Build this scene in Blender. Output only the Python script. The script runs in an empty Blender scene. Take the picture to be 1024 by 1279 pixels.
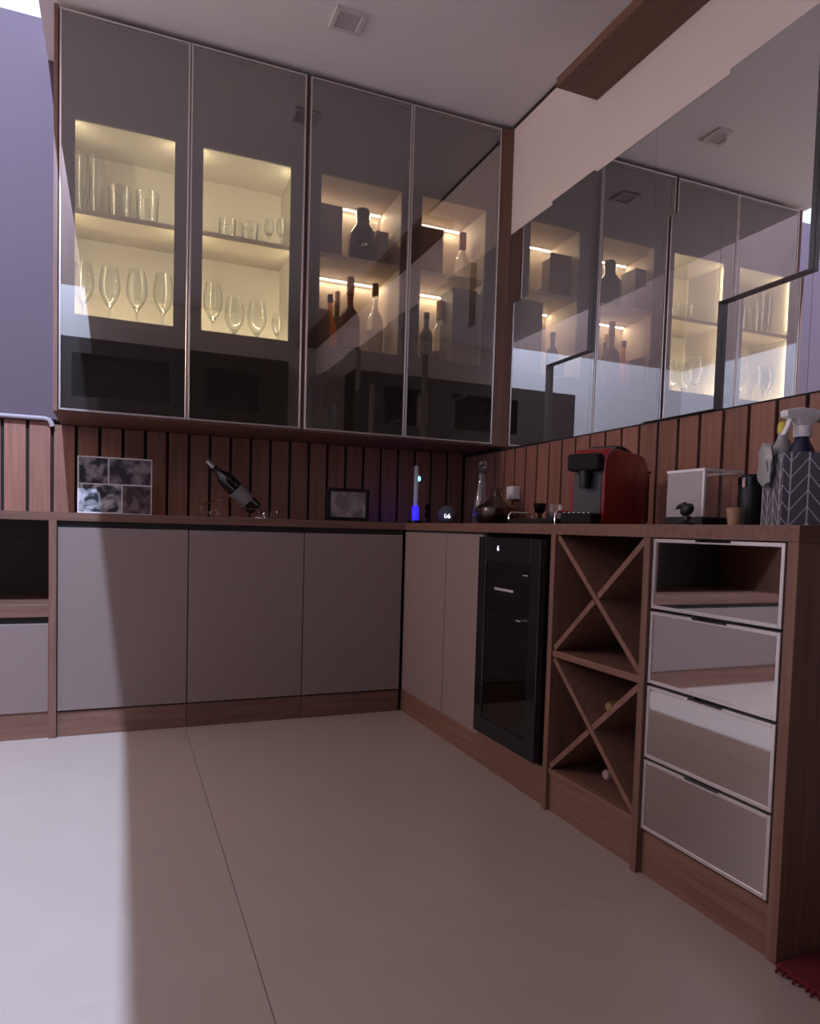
import bpy, bmesh, math, random
from mathutils import Vector, Matrix

random.seed(7)
S = bpy.context.scene
COL = S.collection

# ------------------------------------------------------------------ camera, light, exposure
CAM = Vector((-1.8122, -3.5301, 0.8710))
FW = Vector((0.37098883, 0.92735605, -0.04876513))
RT = Vector((0.92860747, -0.37004399, 0.02748828))
UP = Vector((-0.00744618, 0.05548151, 0.99843195))
FPX, PX, PY = 861.506, 495.83, 702.51
cd = bpy.data.cameras.new('camera')
cam = bpy.data.objects.new('camera', cd)
COL.objects.link(cam)
cd.sensor_fit = 'HORIZONTAL'
cd.sensor_width = 36.0
cd.lens = FPX / 1024 * 36.0
cd.shift_x = (512 - PX) / 1024
cd.shift_y = (PY - 639.5) / 1024
cd.clip_start = 0.02
m = Matrix.Identity(4)
for i in range(3):
    m[i][0], m[i][1], m[i][2], m[i][3] = RT[i], UP[i], -FW[i], CAM[i]
cam.matrix_world = m
S.camera = cam
S.view_settings.view_transform = 'Standard'
S.view_settings.look = 'None'
S.view_settings.gamma = 1.0
S.view_settings.exposure = 0.0
S.view_settings.use_curve_mapping = False
w = bpy.data.worlds.new('night')
S.world = w
w.use_nodes = True
w.node_tree.nodes['Background'].inputs[0].default_value = (0.02, 0.02, 0.03, 1)
w.node_tree.nodes['Background'].inputs[1].default_value = 0.3

LAMP_POWER = 1500        # white lamp high in the open well on the left
LAMP_POS = (-2.34, -2.9, 4.74)
LED_LEFT = 1.05
LED_RIGHT = 1.2
FILL_POWER = 52          # dim warm fill added on the unseen left wall


def at(x, y, ax, v):
    """world point where the photo's pixel (x, y) meets the plane ax = v"""
    d = FW + RT * ((x - PX) / FPX) - UP * ((y - PY) / FPX)
    i = 'xyz'.index(ax)
    return CAM + d * ((v - CAM[i]) / d[i])


# ------------------------------------------------------------------ materials
MATS = {}


def new_mat(name):
    mt = bpy.data.materials.new(name)
    mt.use_nodes = True
    nt = mt.node_tree
    MATS[name] = mt
    return mt, nt, nt.nodes['Principled BSDF'], nt.nodes['Material Output']


def plain(name, col, rough=0.5, metal=0.0, spec=0.5, noise=0.0, nscale=40, bump=0.0, bscale=200):
    mt, nt, b, o = new_mat(name)
    b.inputs['Base Color'].default_value = (*col, 1)
    b.inputs['Roughness'].default_value = rough
    b.inputs['Metallic'].default_value = metal
    b.inputs['Specular IOR Level'].default_value = spec
    if noise or bump:
        tc = nt.nodes.new('ShaderNodeTexCoord')
    if noise:
        n = nt.nodes.new('ShaderNodeTexNoise')
        n.inputs['Scale'].default_value = nscale
        n.inputs['Detail'].default_value = 4
        nt.links.new(tc.outputs['Object'], n.inputs['Vector'])
        r = nt.nodes.new('ShaderNodeMapRange')
        r.inputs['To Min'].default_value = 1 - noise
        r.inputs['To Max'].default_value = 1 + noise
        nt.links.new(n.outputs['Fac'], r.inputs['Value'])
        mx = nt.nodes.new('ShaderNodeVectorMath')
        mx.operation = 'SCALE'
        mx.inputs[0].default_value = col
        nt.links.new(r.outputs[0], mx.inputs['Scale'])
        nt.links.new(mx.outputs[0], b.inputs['Base Color'])
    if bump:
        n2 = nt.nodes.new('ShaderNodeTexNoise')
        n2.inputs['Scale'].default_value = bscale
        nt.links.new(tc.outputs['Object'], n2.inputs['Vector'])
        bp = nt.nodes.new('ShaderNodeBump')
        bp.inputs['Strength'].default_value = bump
        bp.inputs['Distance'].default_value = 0.002
        nt.links.new(n2.outputs['Fac'], bp.inputs['Height'])
        nt.links.new(bp.outputs[0], b.inputs['Normal'])
    return mt


def wood(name, c1, c2, axis='z', rough=0.5, vary=0.12):
    mt, nt, b, o = new_mat(name)
    tc = nt.nodes.new('ShaderNodeTexCoord')
    oi = nt.nodes.new('ShaderNodeObjectInfo')
    mp = nt.nodes.new('ShaderNodeMapping')
    sc = {'x': (1.2, 28, 28), 'y': (28, 1.2, 28), 'z': (28, 28, 1.2)}[axis]
    mp.inputs['Scale'].default_value = sc
    nt.links.new(tc.outputs['Object'], mp.inputs['Vector'])
    mul = nt.nodes.new('ShaderNodeMath')
    mul.operation = 'MULTIPLY'
    mul.inputs[1].default_value = 37.0
    nt.links.new(oi.outputs['Random'], mul.inputs[0])
    cmb = nt.nodes.new('ShaderNodeCombineXYZ')
    for k in range(3):
        nt.links.new(mul.outputs[0], cmb.inputs[k])
    nt.links.new(cmb.outputs[0], mp.inputs['Location'])
    n = nt.nodes.new('ShaderNodeTexNoise')
    n.inputs['Scale'].default_value = 2.2
    n.inputs['Detail'].default_value = 6
    n.inputs['Roughness'].default_value = 0.65
    nt.links.new(mp.outputs[0], n.inputs['Vector'])
    cr = nt.nodes.new('ShaderNodeValToRGB')
    cr.color_ramp.elements[0].position = 0.32
    cr.color_ramp.elements[0].color = (*c1, 1)
    cr.color_ramp.elements[1].position = 0.68
    cr.color_ramp.elements[1].color = (*c2, 1)
    nt.links.new(n.outputs['Fac'], cr.inputs[0])
    mr = nt.nodes.new('ShaderNodeMapRange')
    mr.inputs['To Min'].default_value = 1 - vary
    mr.inputs['To Max'].default_value = 1 + vary
    nt.links.new(oi.outputs['Random'], mr.inputs['Value'])
    vm = nt.nodes.new('ShaderNodeVectorMath')
    vm.operation = 'SCALE'
    nt.links.new(cr.outputs[0], vm.inputs[0])
    nt.links.new(mr.outputs[0], vm.inputs['Scale'])
    nt.links.new(vm.outputs[0], b.inputs['Base Color'])
    b.inputs['Roughness'].default_value = rough
    bp = nt.nodes.new('ShaderNodeBump')
    bp.inputs['Strength'].default_value = 0.15
    bp.inputs['Distance'].default_value = 0.001
    nt.links.new(n.outputs['Fac'], bp.inputs['Height'])
    nt.links.new(bp.outputs[0], b.inputs['Normal'])
    return mt


def sheet_glass(name, tint, refl, rcol=(1, 1, 1)):
    """coated flat glass: part passes, part mirrors"""
    mt, nt, b, o = new_mat(name)
    nt.nodes.remove(b)
    t = nt.nodes.new('ShaderNodeBsdfTransparent')
    t.inputs[0].default_value = (*tint, 1)
    g = nt.nodes.new('ShaderNodeBsdfGlossy')
    g.inputs['Color'].default_value = (*rcol, 1)
    g.inputs['Roughness'].default_value = 0.0
    mx = nt.nodes.new('ShaderNodeMixShader')
    lw = nt.nodes.new('ShaderNodeFresnel')
    lw.inputs['IOR'].default_value = 1.5
    ad = nt.nodes.new('ShaderNodeMath')
    ad.operation = 'ADD'
    ad.use_clamp = True
    ad.inputs[1].default_value = refl
    nt.links.new(lw.outputs[0], ad.inputs[0])
    ge = nt.nodes.new('ShaderNodeNewGeometry')
    sb_ = nt.nodes.new('ShaderNodeMath')
    sb_.operation = 'SUBTRACT'
    sb_.use_clamp = True
    nt.links.new(ad.outputs[0], sb_.inputs[0])
    nt.links.new(ge.outputs['Backfacing'], sb_.inputs[1])
    nt.links.new(sb_.outputs[0], mx.inputs[0])
    nt.links.new(t.outputs[0], mx.inputs[1])
    nt.links.new(g.outputs[0], mx.inputs[2])
    nt.links.new(mx.outputs[0], o.inputs[0])
    return mt


def clear_glass(name, col=(1, 1, 1), ior=1.45, rough=0.0, sheen=0.12):
    mt, nt, b, o = new_mat(name)
    nt.nodes.remove(b)
    g = nt.nodes.new('ShaderNodeBsdfGlass')
    g.inputs['Color'].default_value = (*col, 1)
    g.inputs['IOR'].default_value = ior
    g.inputs['Roughness'].default_value = rough
    gl = nt.nodes.new('ShaderNodeBsdfGlossy')
    gl.inputs['Roughness'].default_value = 0.3
    gl.inputs['Color'].default_value = (0.9, 0.9, 0.9, 1)
    lw = nt.nodes.new('ShaderNodeLayerWeight')
    lw.inputs['Blend'].default_value = 0.3
    ml = nt.nodes.new('ShaderNodeMath')
    ml.operation = 'MULTIPLY'
    ml.inputs[1].default_value = sheen
    nt.links.new(lw.outputs['Facing'], ml.inputs[0])
    mx = nt.nodes.new('ShaderNodeMixShader')
    nt.links.new(ml.outputs[0], mx.inputs[0])
    nt.links.new(g.outputs[0], mx.inputs[1])
    nt.links.new(gl.outputs[0], mx.inputs[2])
    nt.links.new(mx.outputs[0], o.inputs[0])
    return mt


def emit(name, col, s):
    mt, nt, b, o = new_mat(name)
    b.inputs['Base Color'].default_value = (0, 0, 0, 1)
    b.inputs['Emission Color'].default_value = (*col, 1)
    b.inputs['Emission Strength'].default_value = s
    return mt


def photo(name, seed, dark, light, scale):
    """monochrome print: blurred light and dark patches"""
    mt, nt, b, o = new_mat(name)
    tc = nt.nodes.new('ShaderNodeTexCoord')
    mp = nt.nodes.new('ShaderNodeMapping')
    mp.inputs['Location'].default_value = (seed, seed * 1.7, seed * 0.3)
    nt.links.new(tc.outputs['Object'], mp.inputs['Vector'])
    n = nt.nodes.new('ShaderNodeTexNoise')
    n.inputs['Scale'].default_value = scale
    n.inputs['Detail'].default_value = 3
    n.inputs['Distortion'].default_value = 0.6
    nt.links.new(mp.outputs[0], n.inputs['Vector'])
    cr = nt.nodes.new('ShaderNodeValToRGB')
    cr.color_ramp.elements[0].position = 0.42
    cr.color_ramp.elements[0].color = (*dark, 1)
    cr.color_ramp.elements[1].position = 0.62
    cr.color_ramp.elements[1].color = (*light, 1)
    nt.links.new(n.outputs['Fac'], cr.inputs[0])
    nt.links.new(cr.outputs[0], b.inputs['Base Color'])
    b.inputs['Roughness'].default_value = 0.35
    return mt


def chevron(name):
    mt, nt, b, o = new_mat(name)
    N, L = nt.nodes, nt.links
    tc = N.new('ShaderNodeTexCoord')
    sp = N.new('ShaderNodeSeparateXYZ')
    L.new(tc.outputs['Object'], sp.inputs[0])

    def mth(op, a, bb=None, c=None):
        n = N.new('ShaderNodeMath')
        n.operation = op
        for k, v in enumerate((a, bb, c)):
            if v is None:
                continue
            if isinstance(v, (int, float)):
                n.inputs[k].default_value = v
            else:
                L.new(v, n.inputs[k])
        return n.outputs[0]
    u = mth('ADD', sp.outputs[0], sp.outputs[1])
    u = mth('ADD', u, 1.0)
    pp = mth('PINGPONG', u, 0.037)
    v = mth('ADD', sp.outputs[2], mth('MULTIPLY', pp, 1.25))
    v = mth('ADD', v, 1.0)
    fr = mth('FRACT', mth('DIVIDE', v, 0.036))
    l1 = mth('LESS_THAN', fr, 0.085)
    l2 = mth('LESS_THAN', pp, 0.0016)
    l3 = mth('GREATER_THAN', pp, 0.0354)
    s = mth('MAXIMUM', mth('MAXIMUM', l1, l2), l3)
    mx = N.new('ShaderNodeMix')
    mx.data_type = 'RGBA'
    mx.inputs[6].default_value = (0.11, 0.10, 0.125, 1)
    mx.inputs[7].default_value = (0.6, 0.58, 0.62, 1)
    L.new(s, mx.inputs[0])
    L.new(mx.outputs[2], b.inputs['Base Color'])
    b.inputs['Roughness'].default_value = 0.8
    return mt


plain('paint', (0.68, 0.575, 0.53), 0.85, bump=0.05, bscale=120)
plain('paint_white', (0.49, 0.44, 0.41), 0.8, bump=0.05, bscale=120)
plain('paint_left', (0.46, 0.40, 0.38), 0.85, bump=0.05, bscale=120)
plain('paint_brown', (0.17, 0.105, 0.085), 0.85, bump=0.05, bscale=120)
plain('spot_trim', (0.60, 0.55, 0.54), 0.6)
plain('spot_face', (0.48, 0.43, 0.43), 0.5)
plain('ceiling_paint', (0.76, 0.71, 0.70), 0.9)
plain('gap_black', (0.02, 0.014, 0.012), 0.9)
plain('tile', (0.395, 0.322, 0.278), 0.34, noise=0.07, nscale=6, bump=0.02, bscale=60)
plain('grout', (0.24, 0.205, 0.185), 0.9)
plain('blind_bar', (0.34, 0.29, 0.33), 0.6)
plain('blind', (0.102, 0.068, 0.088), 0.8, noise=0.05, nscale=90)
wood('wood', (0.145, 0.066, 0.044), (0.23, 0.11, 0.076), 'z')
wood('wood_x', (0.145, 0.066, 0.044), (0.23, 0.11, 0.076), 'x')
wood('wood_y', (0.145, 0.066, 0.044), (0.23, 0.11, 0.076), 'y')
wood('wood_slat', (0.21, 0.085, 0.058), (0.32, 0.142, 0.100), 'z', vary=0.14)
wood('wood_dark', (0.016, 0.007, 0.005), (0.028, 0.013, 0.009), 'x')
wood('wood_beam', (0.13, 0.058, 0.038), (0.19, 0.085, 0.055), 'y')
plain('lacquer', (0.245, 0.172, 0.15), 0.55, noise=0.02, nscale=300)
plain('carcass', (0.06, 0.05, 0.047), 0.6)
plain('niche_cream', (0.66, 0.62, 0.53), 0.6)
plain('shelf_edge', (0.50, 0.44, 0.33), 0.5)
plain('niche_taupe', (0.50, 0.42, 0.35), 0.6)
plain('alu', (0.78, 0.72, 0.70), 0.32, metal=0.85)
plain('alu_dark', (0.05, 0.045, 0.045), 0.4, metal=0.6)
sheet_glass('door_glass', (0.84, 0.82, 0.79), 0.30, (0.95, 0.93, 0.93))
sheet_glass('acrylic', (0.95, 0.95, 0.95), 0.02)
sheet_glass('cooler_glass', (0.25, 0.25, 0.27), 0.02)
mt, nt, b, o = new_mat('mirror')
b.inputs['Base Color'].default_value = (0.80, 0.79, 0.78, 1)
b.inputs['Metallic'].default_value = 1
b.inputs['Roughness'].default_value = 0.0
mt, nt, b, o = new_mat('mirror_smoked')
b.inputs['Base Color'].default_value = (0.62, 0.57, 0.54, 1)
b.inputs['Metallic'].default_value = 1
b.inputs['Roughness'].default_value = 0.03
plain('mirror_edge', (0.17, 0.15, 0.145), 0.3, spec=0.6)
clear_glass('glass', (0.97, 0.98, 0.97), 1.5, sheen=0.5)
clear_glass('glass_amber', (0.96, 0.55, 0.12))
clear_glass('glass_brown', (0.30, 0.12, 0.05))
clear_glass('glass_smoke', (0.35, 0.30, 0.28))
clear_glass('glass_tint', (0.72, 0.62, 0.55), sheen=0.3)
clear_glass('glass_green', (0.10, 0.16, 0.08))
plain('black', (0.012, 0.011, 0.012), 0.4)
plain('black_soft', (0.010, 0.008, 0.008), 0.7, spec=0.2)
plain('black_gloss', (0.008, 0.008, 0.010), 0.12)
plain('dark_glass', (0.012, 0.010, 0.010), 0.08, spec=0.7)
plain('chrome', (0.80, 0.78, 0.78), 0.12, metal=1)
plain('satin', (0.72, 0.70, 0.70), 0.35, spec=0.6)
plain('foil_gold', (0.62, 0.45, 0.22), 0.3, metal=0.8)
plain('foil_rose', (0.45, 0.28, 0.26), 0.4, metal=0.3)
plain('steel', (0.55, 0.53, 0.53), 0.3, metal=1)
plain('red_gloss', (0.26, 0.005, 0.007), 0.2, spec=0.6)
plain('white_plastic', (0.84, 0.80, 0.80), 0.4)
plain('frosted', (0.40, 0.37, 0.36), 0.35)
plain('grey_plastic', (0.40, 0.37, 0.37), 0.4)
plain('clear_bag', (0.34, 0.34, 0.33), 0.3, bump=0.5, bscale=60)
plain('yellow', (0.62, 0.50, 0.06), 0.4)
plain('navy', (0.012, 0.014, 0.05), 0.35)
plain('carton', (0.13, 0.075, 0.05), 0.7)
plain('label_rose', (0.42, 0.30, 0.25), 0.6)
plain('carton_grey', (0.20, 0.18, 0.17), 0.6)
plain('fabric_grey', (0.13, 0.13, 0.14), 0.9, bump=0.3, bscale=400)
plain('cork', (0.42, 0.26, 0.16), 0.8)
plain('rug', (0.12, 0.003, 0.007), 0.95, noise=0.4, nscale=300, bump=0.8, bscale=300)
plain('paper', (0.70, 0.62, 0.50), 0.7)
plain('frame_white', (0.70, 0.66, 0.67), 0.5)
chevron('chevron')
photo('photo_a', 1.3, (0.03, 0.025, 0.035), (0.30, 0.26, 0.29), 22)
photo('photo_b', 4.1, (0.035, 0.03, 0.04), (0.25, 0.20, 0.21), 17)
photo('photo_c', 7.7, (0.03, 0.03, 0.04), (0.55, 0.52, 0.55), 24)
photo('photo_d', 9.2, (0.06, 0.04, 0.04), (0.22, 0.16, 0.16), 26)
photo('photo_e', 2.9, (0.22, 0.18, 0.17), (0.42, 0.37, 0.36), 14)
emit('led_warm', (1.0, 0.88, 0.62), 6)
emit('led_bright', (1.0, 0.90, 0.70), 45)
emit('led_white', (1.0, 0.93, 0.78), 7)
emit('led_blue', (0.03, 0.015, 1.0), 1.6)
emit('led_cyan', (0.15, 0.65, 1.0), 4.0)
emit('digits', (0.92, 0.88, 1.0), 2.0)
emit('lamp_face', (0.86, 0.88, 1.0), 30)
emit('fill_glow', (1.0, 0.70, 0.55), 4.0)


# ------------------------------------------------------------------ mesh helpers
def wloc(o):
    v = Vector((0, 0, 0))
    while o is not None:
        v += o.location
        o = o.parent
    return v


class MB:
    def __init__(self):
        self.bm = bmesh.new()

    def box(self, x0, x1, y0, y1, z0, z1, bev=0.0, seg=1):
        x0, x1 = min(x0, x1), max(x0, x1)
        y0, y1 = min(y0, y1), max(y0, y1)
        z0, z1 = min(z0, z1), max(z0, z1)
        t = bmesh.new()
        bmesh.ops.create_cube(t, size=1)
        for v in t.verts:
            v.co = Vector(((v.co.x + .5) * (x1 - x0) + x0, (v.co.y + .5) * (y1 - y0) + y0, (v.co.z + .5) * (z1 - z0) + z0))
        if bev > 0:
            bmesh.ops.bevel(t, geom=t.edges[:], offset=bev, segments=seg, affect='EDGES', profile=0.5)
        return self._add(t)

    def _add(self, t, mtx=None):
        if mtx is not None:
            t.transform(mtx)
        me = bpy.data.meshes.new('tmp')
        t.to_mesh(me)
        t.free()
        self.bm.from_mesh(me)
        bpy.data.meshes.remove(me)
        return self

    def lathe(self, prof, seg=24, c=(0, 0, 0), close=False, mtx=None):
        """prof: list of (r, z); r = 0 ends are closed"""
        t = bmesh.new()
        rings = []
        for r, z in prof:
            if r <= 1e-6:
                rings.append([t.verts.new((0, 0, z))])
            else:
                rings.append([t.verts.new((r * math.cos(2 * math.pi * k / seg), r * math.sin(2 * math.pi * k / seg), z)) for k in range(seg)])
        pairs = list(zip(rings[:-1], rings[1:]))
        if close:
            pairs.append((rings[-1], rings[0]))
        for a, b in pairs:
            for k in range(seg):
                k2 = (k + 1) % seg
                if len(a) == 1 and len(b) == 1:
                    continue
                if len(a) == 1:
                    t.faces.new((a[0], b[k], b[k2]))
                elif len(b) == 1:
                    t.faces.new((a[k], a[k2], b[0]))
                else:
                    t.faces.new((a[k], a[k2], b[k2], b[k]))
        bmesh.ops.recalc_face_normals(t, faces=t.faces[:])
        M = Matrix.Translation(Vector(c))
        if mtx is not None:
            M = M @ mtx
        return self._add(t, M)

    def tube(self, pts, r, seg=8, closed=False):
        t = bmesh.new()
        pts = [Vector(p) for p in pts]
        n = len(pts)
        rings = []
        prev = None
        for i, p in enumerate(pts):
            a = pts[(i - 1) % n] if (closed or i > 0) else p
            b = pts[(i + 1) % n] if (closed or i < n - 1) else p
            d = (b - a).normalized()
            if prev is None:
                u = d.orthogonal().normalized()
            else:
                u = (prev - d * prev.dot(d)).normalized()
            prev = u
            v = d.cross(u)
            rr = r[i] if isinstance(r, (list, tuple)) else r
            rings.append([t.verts.new(p + (u * math.cos(2 * math.pi * k / seg) + v * math.sin(2 * math.pi * k / seg)) * rr) for k in range(seg)])
        for i in range(n if closed else n - 1):
            a, b = rings[i], rings[(i + 1) % n]
            for k in range(seg):
                t.faces.new((a[k], a[(k + 1) % seg], b[(k + 1) % seg], b[k]))
        if not closed:
            t.faces.new(rings[0][::-1])
            t.faces.new(rings[-1])
        bmesh.ops.recalc_face_normals(t, faces=t.faces[:])
        return self._add(t)

    def prism(self, poly, lo, hi, axis='y', bev=0.0):
        """poly of 2-D points extruded along an axis: y -> (x, z), x -> (y, z), z -> (x, y)"""
        t = bmesh.new()

        def p3(p, h):
            return {'y': (p[0], h, p[1]), 'x': (h, p[0], p[1]), 'z': (p[0], p[1], h)}[axis]
        a = [t.verts.new(p3(p, lo)) for p in poly]
        b = [t.verts.new(p3(p, hi)) for p in poly]
        t.faces.new(a)
        t.faces.new(b[::-1])
        for k in range(len(poly)):
            k2 = (k + 1) % len(poly)
            t.faces.new((a[k], b[k], b[k2], a[k2]))
        bmesh.ops.recalc_face_normals(t, faces=t.faces[:])
        if bev:
            bmesh.ops.bevel(t, geom=t.edges[:], offset=bev, segments=2, affect='EDGES', profile=0.5)
        return self._add(t)

    def build(self, name, mat, parent=None, smooth=False):
        bm = self.bm
        lo = Vector((min(v.co.x for v in bm.verts), min(v.co.y for v in bm.verts), min(v.co.z for v in bm.verts)))
        hi = Vector((max(v.co.x for v in bm.verts), max(v.co.y for v in bm.verts), max(v.co.z for v in bm.verts)))
        c = Vector(((lo.x + hi.x) / 2, (lo.y + hi.y) / 2, lo.z))
        for v in bm.verts:
            v.co -= c
        me = bpy.data.meshes.new(name)
        bm.to_mesh(me)
        bm.free()
        if smooth:
            me.polygons.foreach_set('use_smooth', [True] * len(me.polygons))
            try:
                me.set_sharp_from_angle(angle=math.radians(40))
            except Exception:
                pass
        me.materials.append(MATS[mat])
        o = bpy.data.objects.new(name, me)
        COL.objects.link(o)
        if parent is not None:
            o.parent = parent
            o.location = c - wloc(parent)
        else:
            o.location = c
        return o


def box(name, x0, x1, y0, y1, z0, z1, mat, parent=None, bev=0.0, seg=1):
    return MB().box(x0, x1, y0, y1, z0, z1, bev, seg).build(name, mat, parent)


def empty(name, loc, label=None, cat=None, group=None):
    o = bpy.data.objects.new(name, None)
    o.empty_display_size = 0.05
    COL.objects.link(o)
    o.location = loc
    return tag(o, label, cat, group)


def tag(o, label=None, cat=None, group=None, kind=None):
    if label:
        o['label'] = label
    if cat:
        o['category'] = cat
    if group:
        o['group'] = group
    if kind:
        o['kind'] = kind
    return o


def struct(o):
    o['kind'] = 'structure'
    return o


def copy_tree(o, parent=None):
    c = o.copy()
    COL.objects.link(c)
    c.parent = parent
    for ch in list(o.children):
        copy_tree(ch, c)
    return c


def area_light(name, loc, direction, sx, sy, power, col, parent=None):
    ld = bpy.data.lights.new(name, 'AREA')
    ld.shape = 'RECTANGLE'
    ld.size, ld.size_y = sx, sy
    ld.energy = power
    ld.color = col
    o = bpy.data.objects.new(name, ld)
    COL.objects.link(o)
    o.rotation_euler = Vector(direction).to_track_quat('-Z', 'Y').to_euler()
    o.location = Vector(loc) - (wloc(parent) if parent else Vector((0, 0, 0)))
    if parent:
        o.parent = parent
    return o


def text_mesh(name, s, size, mat, parent=None, depth=0.0004):
    cu = bpy.data.curves.new(name, 'FONT')
    cu.body = s
    cu.size = size
    cu.extrude = depth
    cu.align_x = 'CENTER'
    cu.align_y = 'CENTER'
    tmp = bpy.data.objects.new(name, cu)
    COL.objects.link(tmp)
    dg = bpy.context.evaluated_depsgraph_get()
    me = bpy.data.meshes.new_from_object(tmp.evaluated_get(dg))
    bpy.data.objects.remove(tmp)
    me.materials.clear()
    me.materials.append(MATS[mat])
    o = bpy.data.objects.new(name, me)
    COL.objects.link(o)
    if parent:
        o.parent = parent
    return o


# ------------------------------------------------------------------ the room
ZC = 2.90          # lowered ceiling
XE = -2.13         # its edge against the open well
XL, YR, ZT = -4.8, -4.2, 5.0

# floor: grout bed and large tiles
fl = struct(box('floor', XL, 0.02, YR, 0.02, -0.06, -0.004, 'grout'))
tile_me = None
T = 1.2
for i in range(-3, 2):
    for j in range(0, 2):
        x0, x1 = -1.555 + i * T, -1.555 + (i + 1) * T
        y1, y0 = (0.02, -2.22) if j == 0 else (-2.22, YR)
        x0c, x1c = max(x0, XL), min(x1, 0.02)
        y0c = max(y0, YR)
        if x1c - x0c < 0.05 or y1 - y0c < 0.05:
            continue
        g = 0.001
        box('floor_tile', x0c + g, x1c - g, y0c + .0001, y1 - .0001, -0.004, 0.0, 'tile', fl, bev=0.0003)

struct(box('wall_back', XL - .1, 0.12, 0.02, 0.12, -0.06, ZT, 'paint_white'))
wr = struct(box('wall_right', 0.02, 0.12, YR, 0.02, -0.06, ZT, 'paint'))
struct(box('wall_left', XL - .1, XL, YR, 0.02, -0.06, 2.95, 'paint_left'))
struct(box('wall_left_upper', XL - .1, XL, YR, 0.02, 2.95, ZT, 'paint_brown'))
struct(box('wall_front', XL - .1, 0.12, YR - .1, YR, -0.06, 2.95, 'paint_white'))
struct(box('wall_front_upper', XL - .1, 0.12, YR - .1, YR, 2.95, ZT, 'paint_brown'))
# upper part of the right wall between mirror and ceiling, flush with the mirror
struct(box('wall_right_upper', 0.0, 0.02, YR, -0.425, 2.367, 2.885, 'paint'))
ceil = struct(box('ceiling', XE, 0.02, YR, 0.02, ZC, ZC + .12, 'ceiling_paint'))
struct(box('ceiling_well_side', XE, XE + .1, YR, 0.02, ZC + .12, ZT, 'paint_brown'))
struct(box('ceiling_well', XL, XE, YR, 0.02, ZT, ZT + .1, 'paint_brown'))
struct(box('shadow_strip_1', -0.004, 0.02, YR, -0.425, 2.885, 2.90, 'gap_black'))  # black strip standing in for the shade of the gap under the ceiling

# pale blind-like panel beside the cabinet with its rounded lower bar
bl = empty('wall_blind', (-2.65, -0.0, 1.315), 'pale lilac-grey flat blind with rounded bottom bar beside glass cabinet', 'blind')
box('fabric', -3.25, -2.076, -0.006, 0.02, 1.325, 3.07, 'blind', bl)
MB().tube([(-3.25, -0.012, 1.325), (-2.14, -0.012, 1.325), (-2.122, -0.012, 1.321), (-2.112, -0.012, 1.306), (-2.108, -0.012, 1.292)], 0.011, 10).build('bottom_bar', 'blind_bar', bl, True)

# wooden slats along both walls
sb = struct(box('wall_back_panel', -3.25, 0.012, 0.012, 0.02, 0.90, 1.318, 'gap_black'))
k = 0
x = -2.309 - 0.1 * 9
while x < -0.02:
    hi = 1.313 if x < -2.2 else 1.303
    x1 = min(x + 0.086, -0.004)
    if x + .086 < -2.06 or x > -2.06 or True:
        box('slat', x + .007, x1 + .007 if x1 < -.02 else -0.001, 0.0, 0.012, 0.90, hi, 'wood_slat', sb, bev=0.001)
    x += 0.1
sr = struct(box('wall_right_panel', 0.012, 0.02, -3.6, 0.012, 0.90, 1.287, 'gap_black'))
box('top_strip', 0.0, 0.02, -0.424, 0.012, 1.2872, 1.305, 'wood_dark', sr)
box('slat', 0.0, 0.012, -0.046, -0.001, 0.90, 1.285, 'wood_slat', sr, bev=0.001)
y = -0.052
while y > -3.5:
    box('slat', 0.0, 0.012, y - 0.086, y, 0.90, 1.285, 'wood_slat', sr, bev=0.001)
    y -= 0.0985

# mirror mosaic on the right wall
mw = empty('mirror_wall', (0.0, -2.2, 1.29), 'large wall mirror of stepped rectangular panes above the slats', 'mirror')
cols = [-0.425, -0.815, -1.112, -1.45, -1.795, -2.11, -2.47, -2.83, -3.14, -3.5, -3.85, -4.19]
rows = [1.29, 1.634, 2.0, 2.365]
raised = [{0, 1}, {1, 2}, set()]
for ci in range(len(cols) - 1):
    rs = raised[ci % 3]
    segs = []
    r = 0
    while r < 3:
        r2 = r
        while r2 + 1 < 3 and ((r2 + 1) in rs) == (r in rs):
            r2 += 1
        segs.append((r, r2, r in rs))
        r = r2 + 1
    for a, b2, up in segs:
        xf = -0.021 if up else 0.0
        o = box('pane', xf, 0.0195, cols[ci + 1] + .0006, cols[ci] - .0006, rows[a] + .0006, rows[b2 + 1] - .0006, 'mirror', mw, bev=0.0)
        o.data.materials.append(MATS['mirror_edge'])
        for p in o.data.polygons:
            if p.normal.x > -0.9:
                p.material_index = 1

# beam on the wall under the ceiling
tag(box('wooden_beam', -0.20, 0.0, YR + .01, -1.085, 2.662, 2.70, 'wood_beam', bev=0.001), 'dark brown wooden beam fixed to the wall under the ceiling', 'beam')

# square recessed ceiling spot (off)
dl = empty('ceiling_spot', (-0.985, -0.775, ZC - .012), 'small square recessed ceiling spot, switched off', 'ceiling light')
ring = MB()
for (a, b2, c, d) in ((-.065, .065, -.065, -.045), (-.065, .065, .045, .065), (-.065, -.045, -.045, .045), (.045, .065, -.045, .045)):
    ring.box(-0.985 + a, -0.985 + b2, -0.775 + c, -0.775 + d, ZC - .008, ZC, 0.001)
ring.build('trim_ring', 'spot_trim', dl)
box('diffuser', -0.985 - .045, -0.985 + .045, -0.775 - .045, -0.775 + .045, ZC - .003, ZC, 'spot_face', dl)


# ------------------------------------------------------------------ base cabinets
FB = -0.508      # front of the back run
FR = -0.565      # front of the right run
ZW0, ZW1 = 0.867, 0.90

wt = MB()
wt.prism([(-3.10, 0.0), (-3.10, FB - .002), (FR - .002, FB - .002), (FR - .002, -2.556), (0.0, -2.556), (0.0, 0.0)], ZW0, ZW1, 'z')
tag(wt.build('worktop', 'wood_x'), 'brown wood worktop running round the corner above the base cabinets', 'worktop')

GB = 'beige door base cabinets along the back wall'


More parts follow.
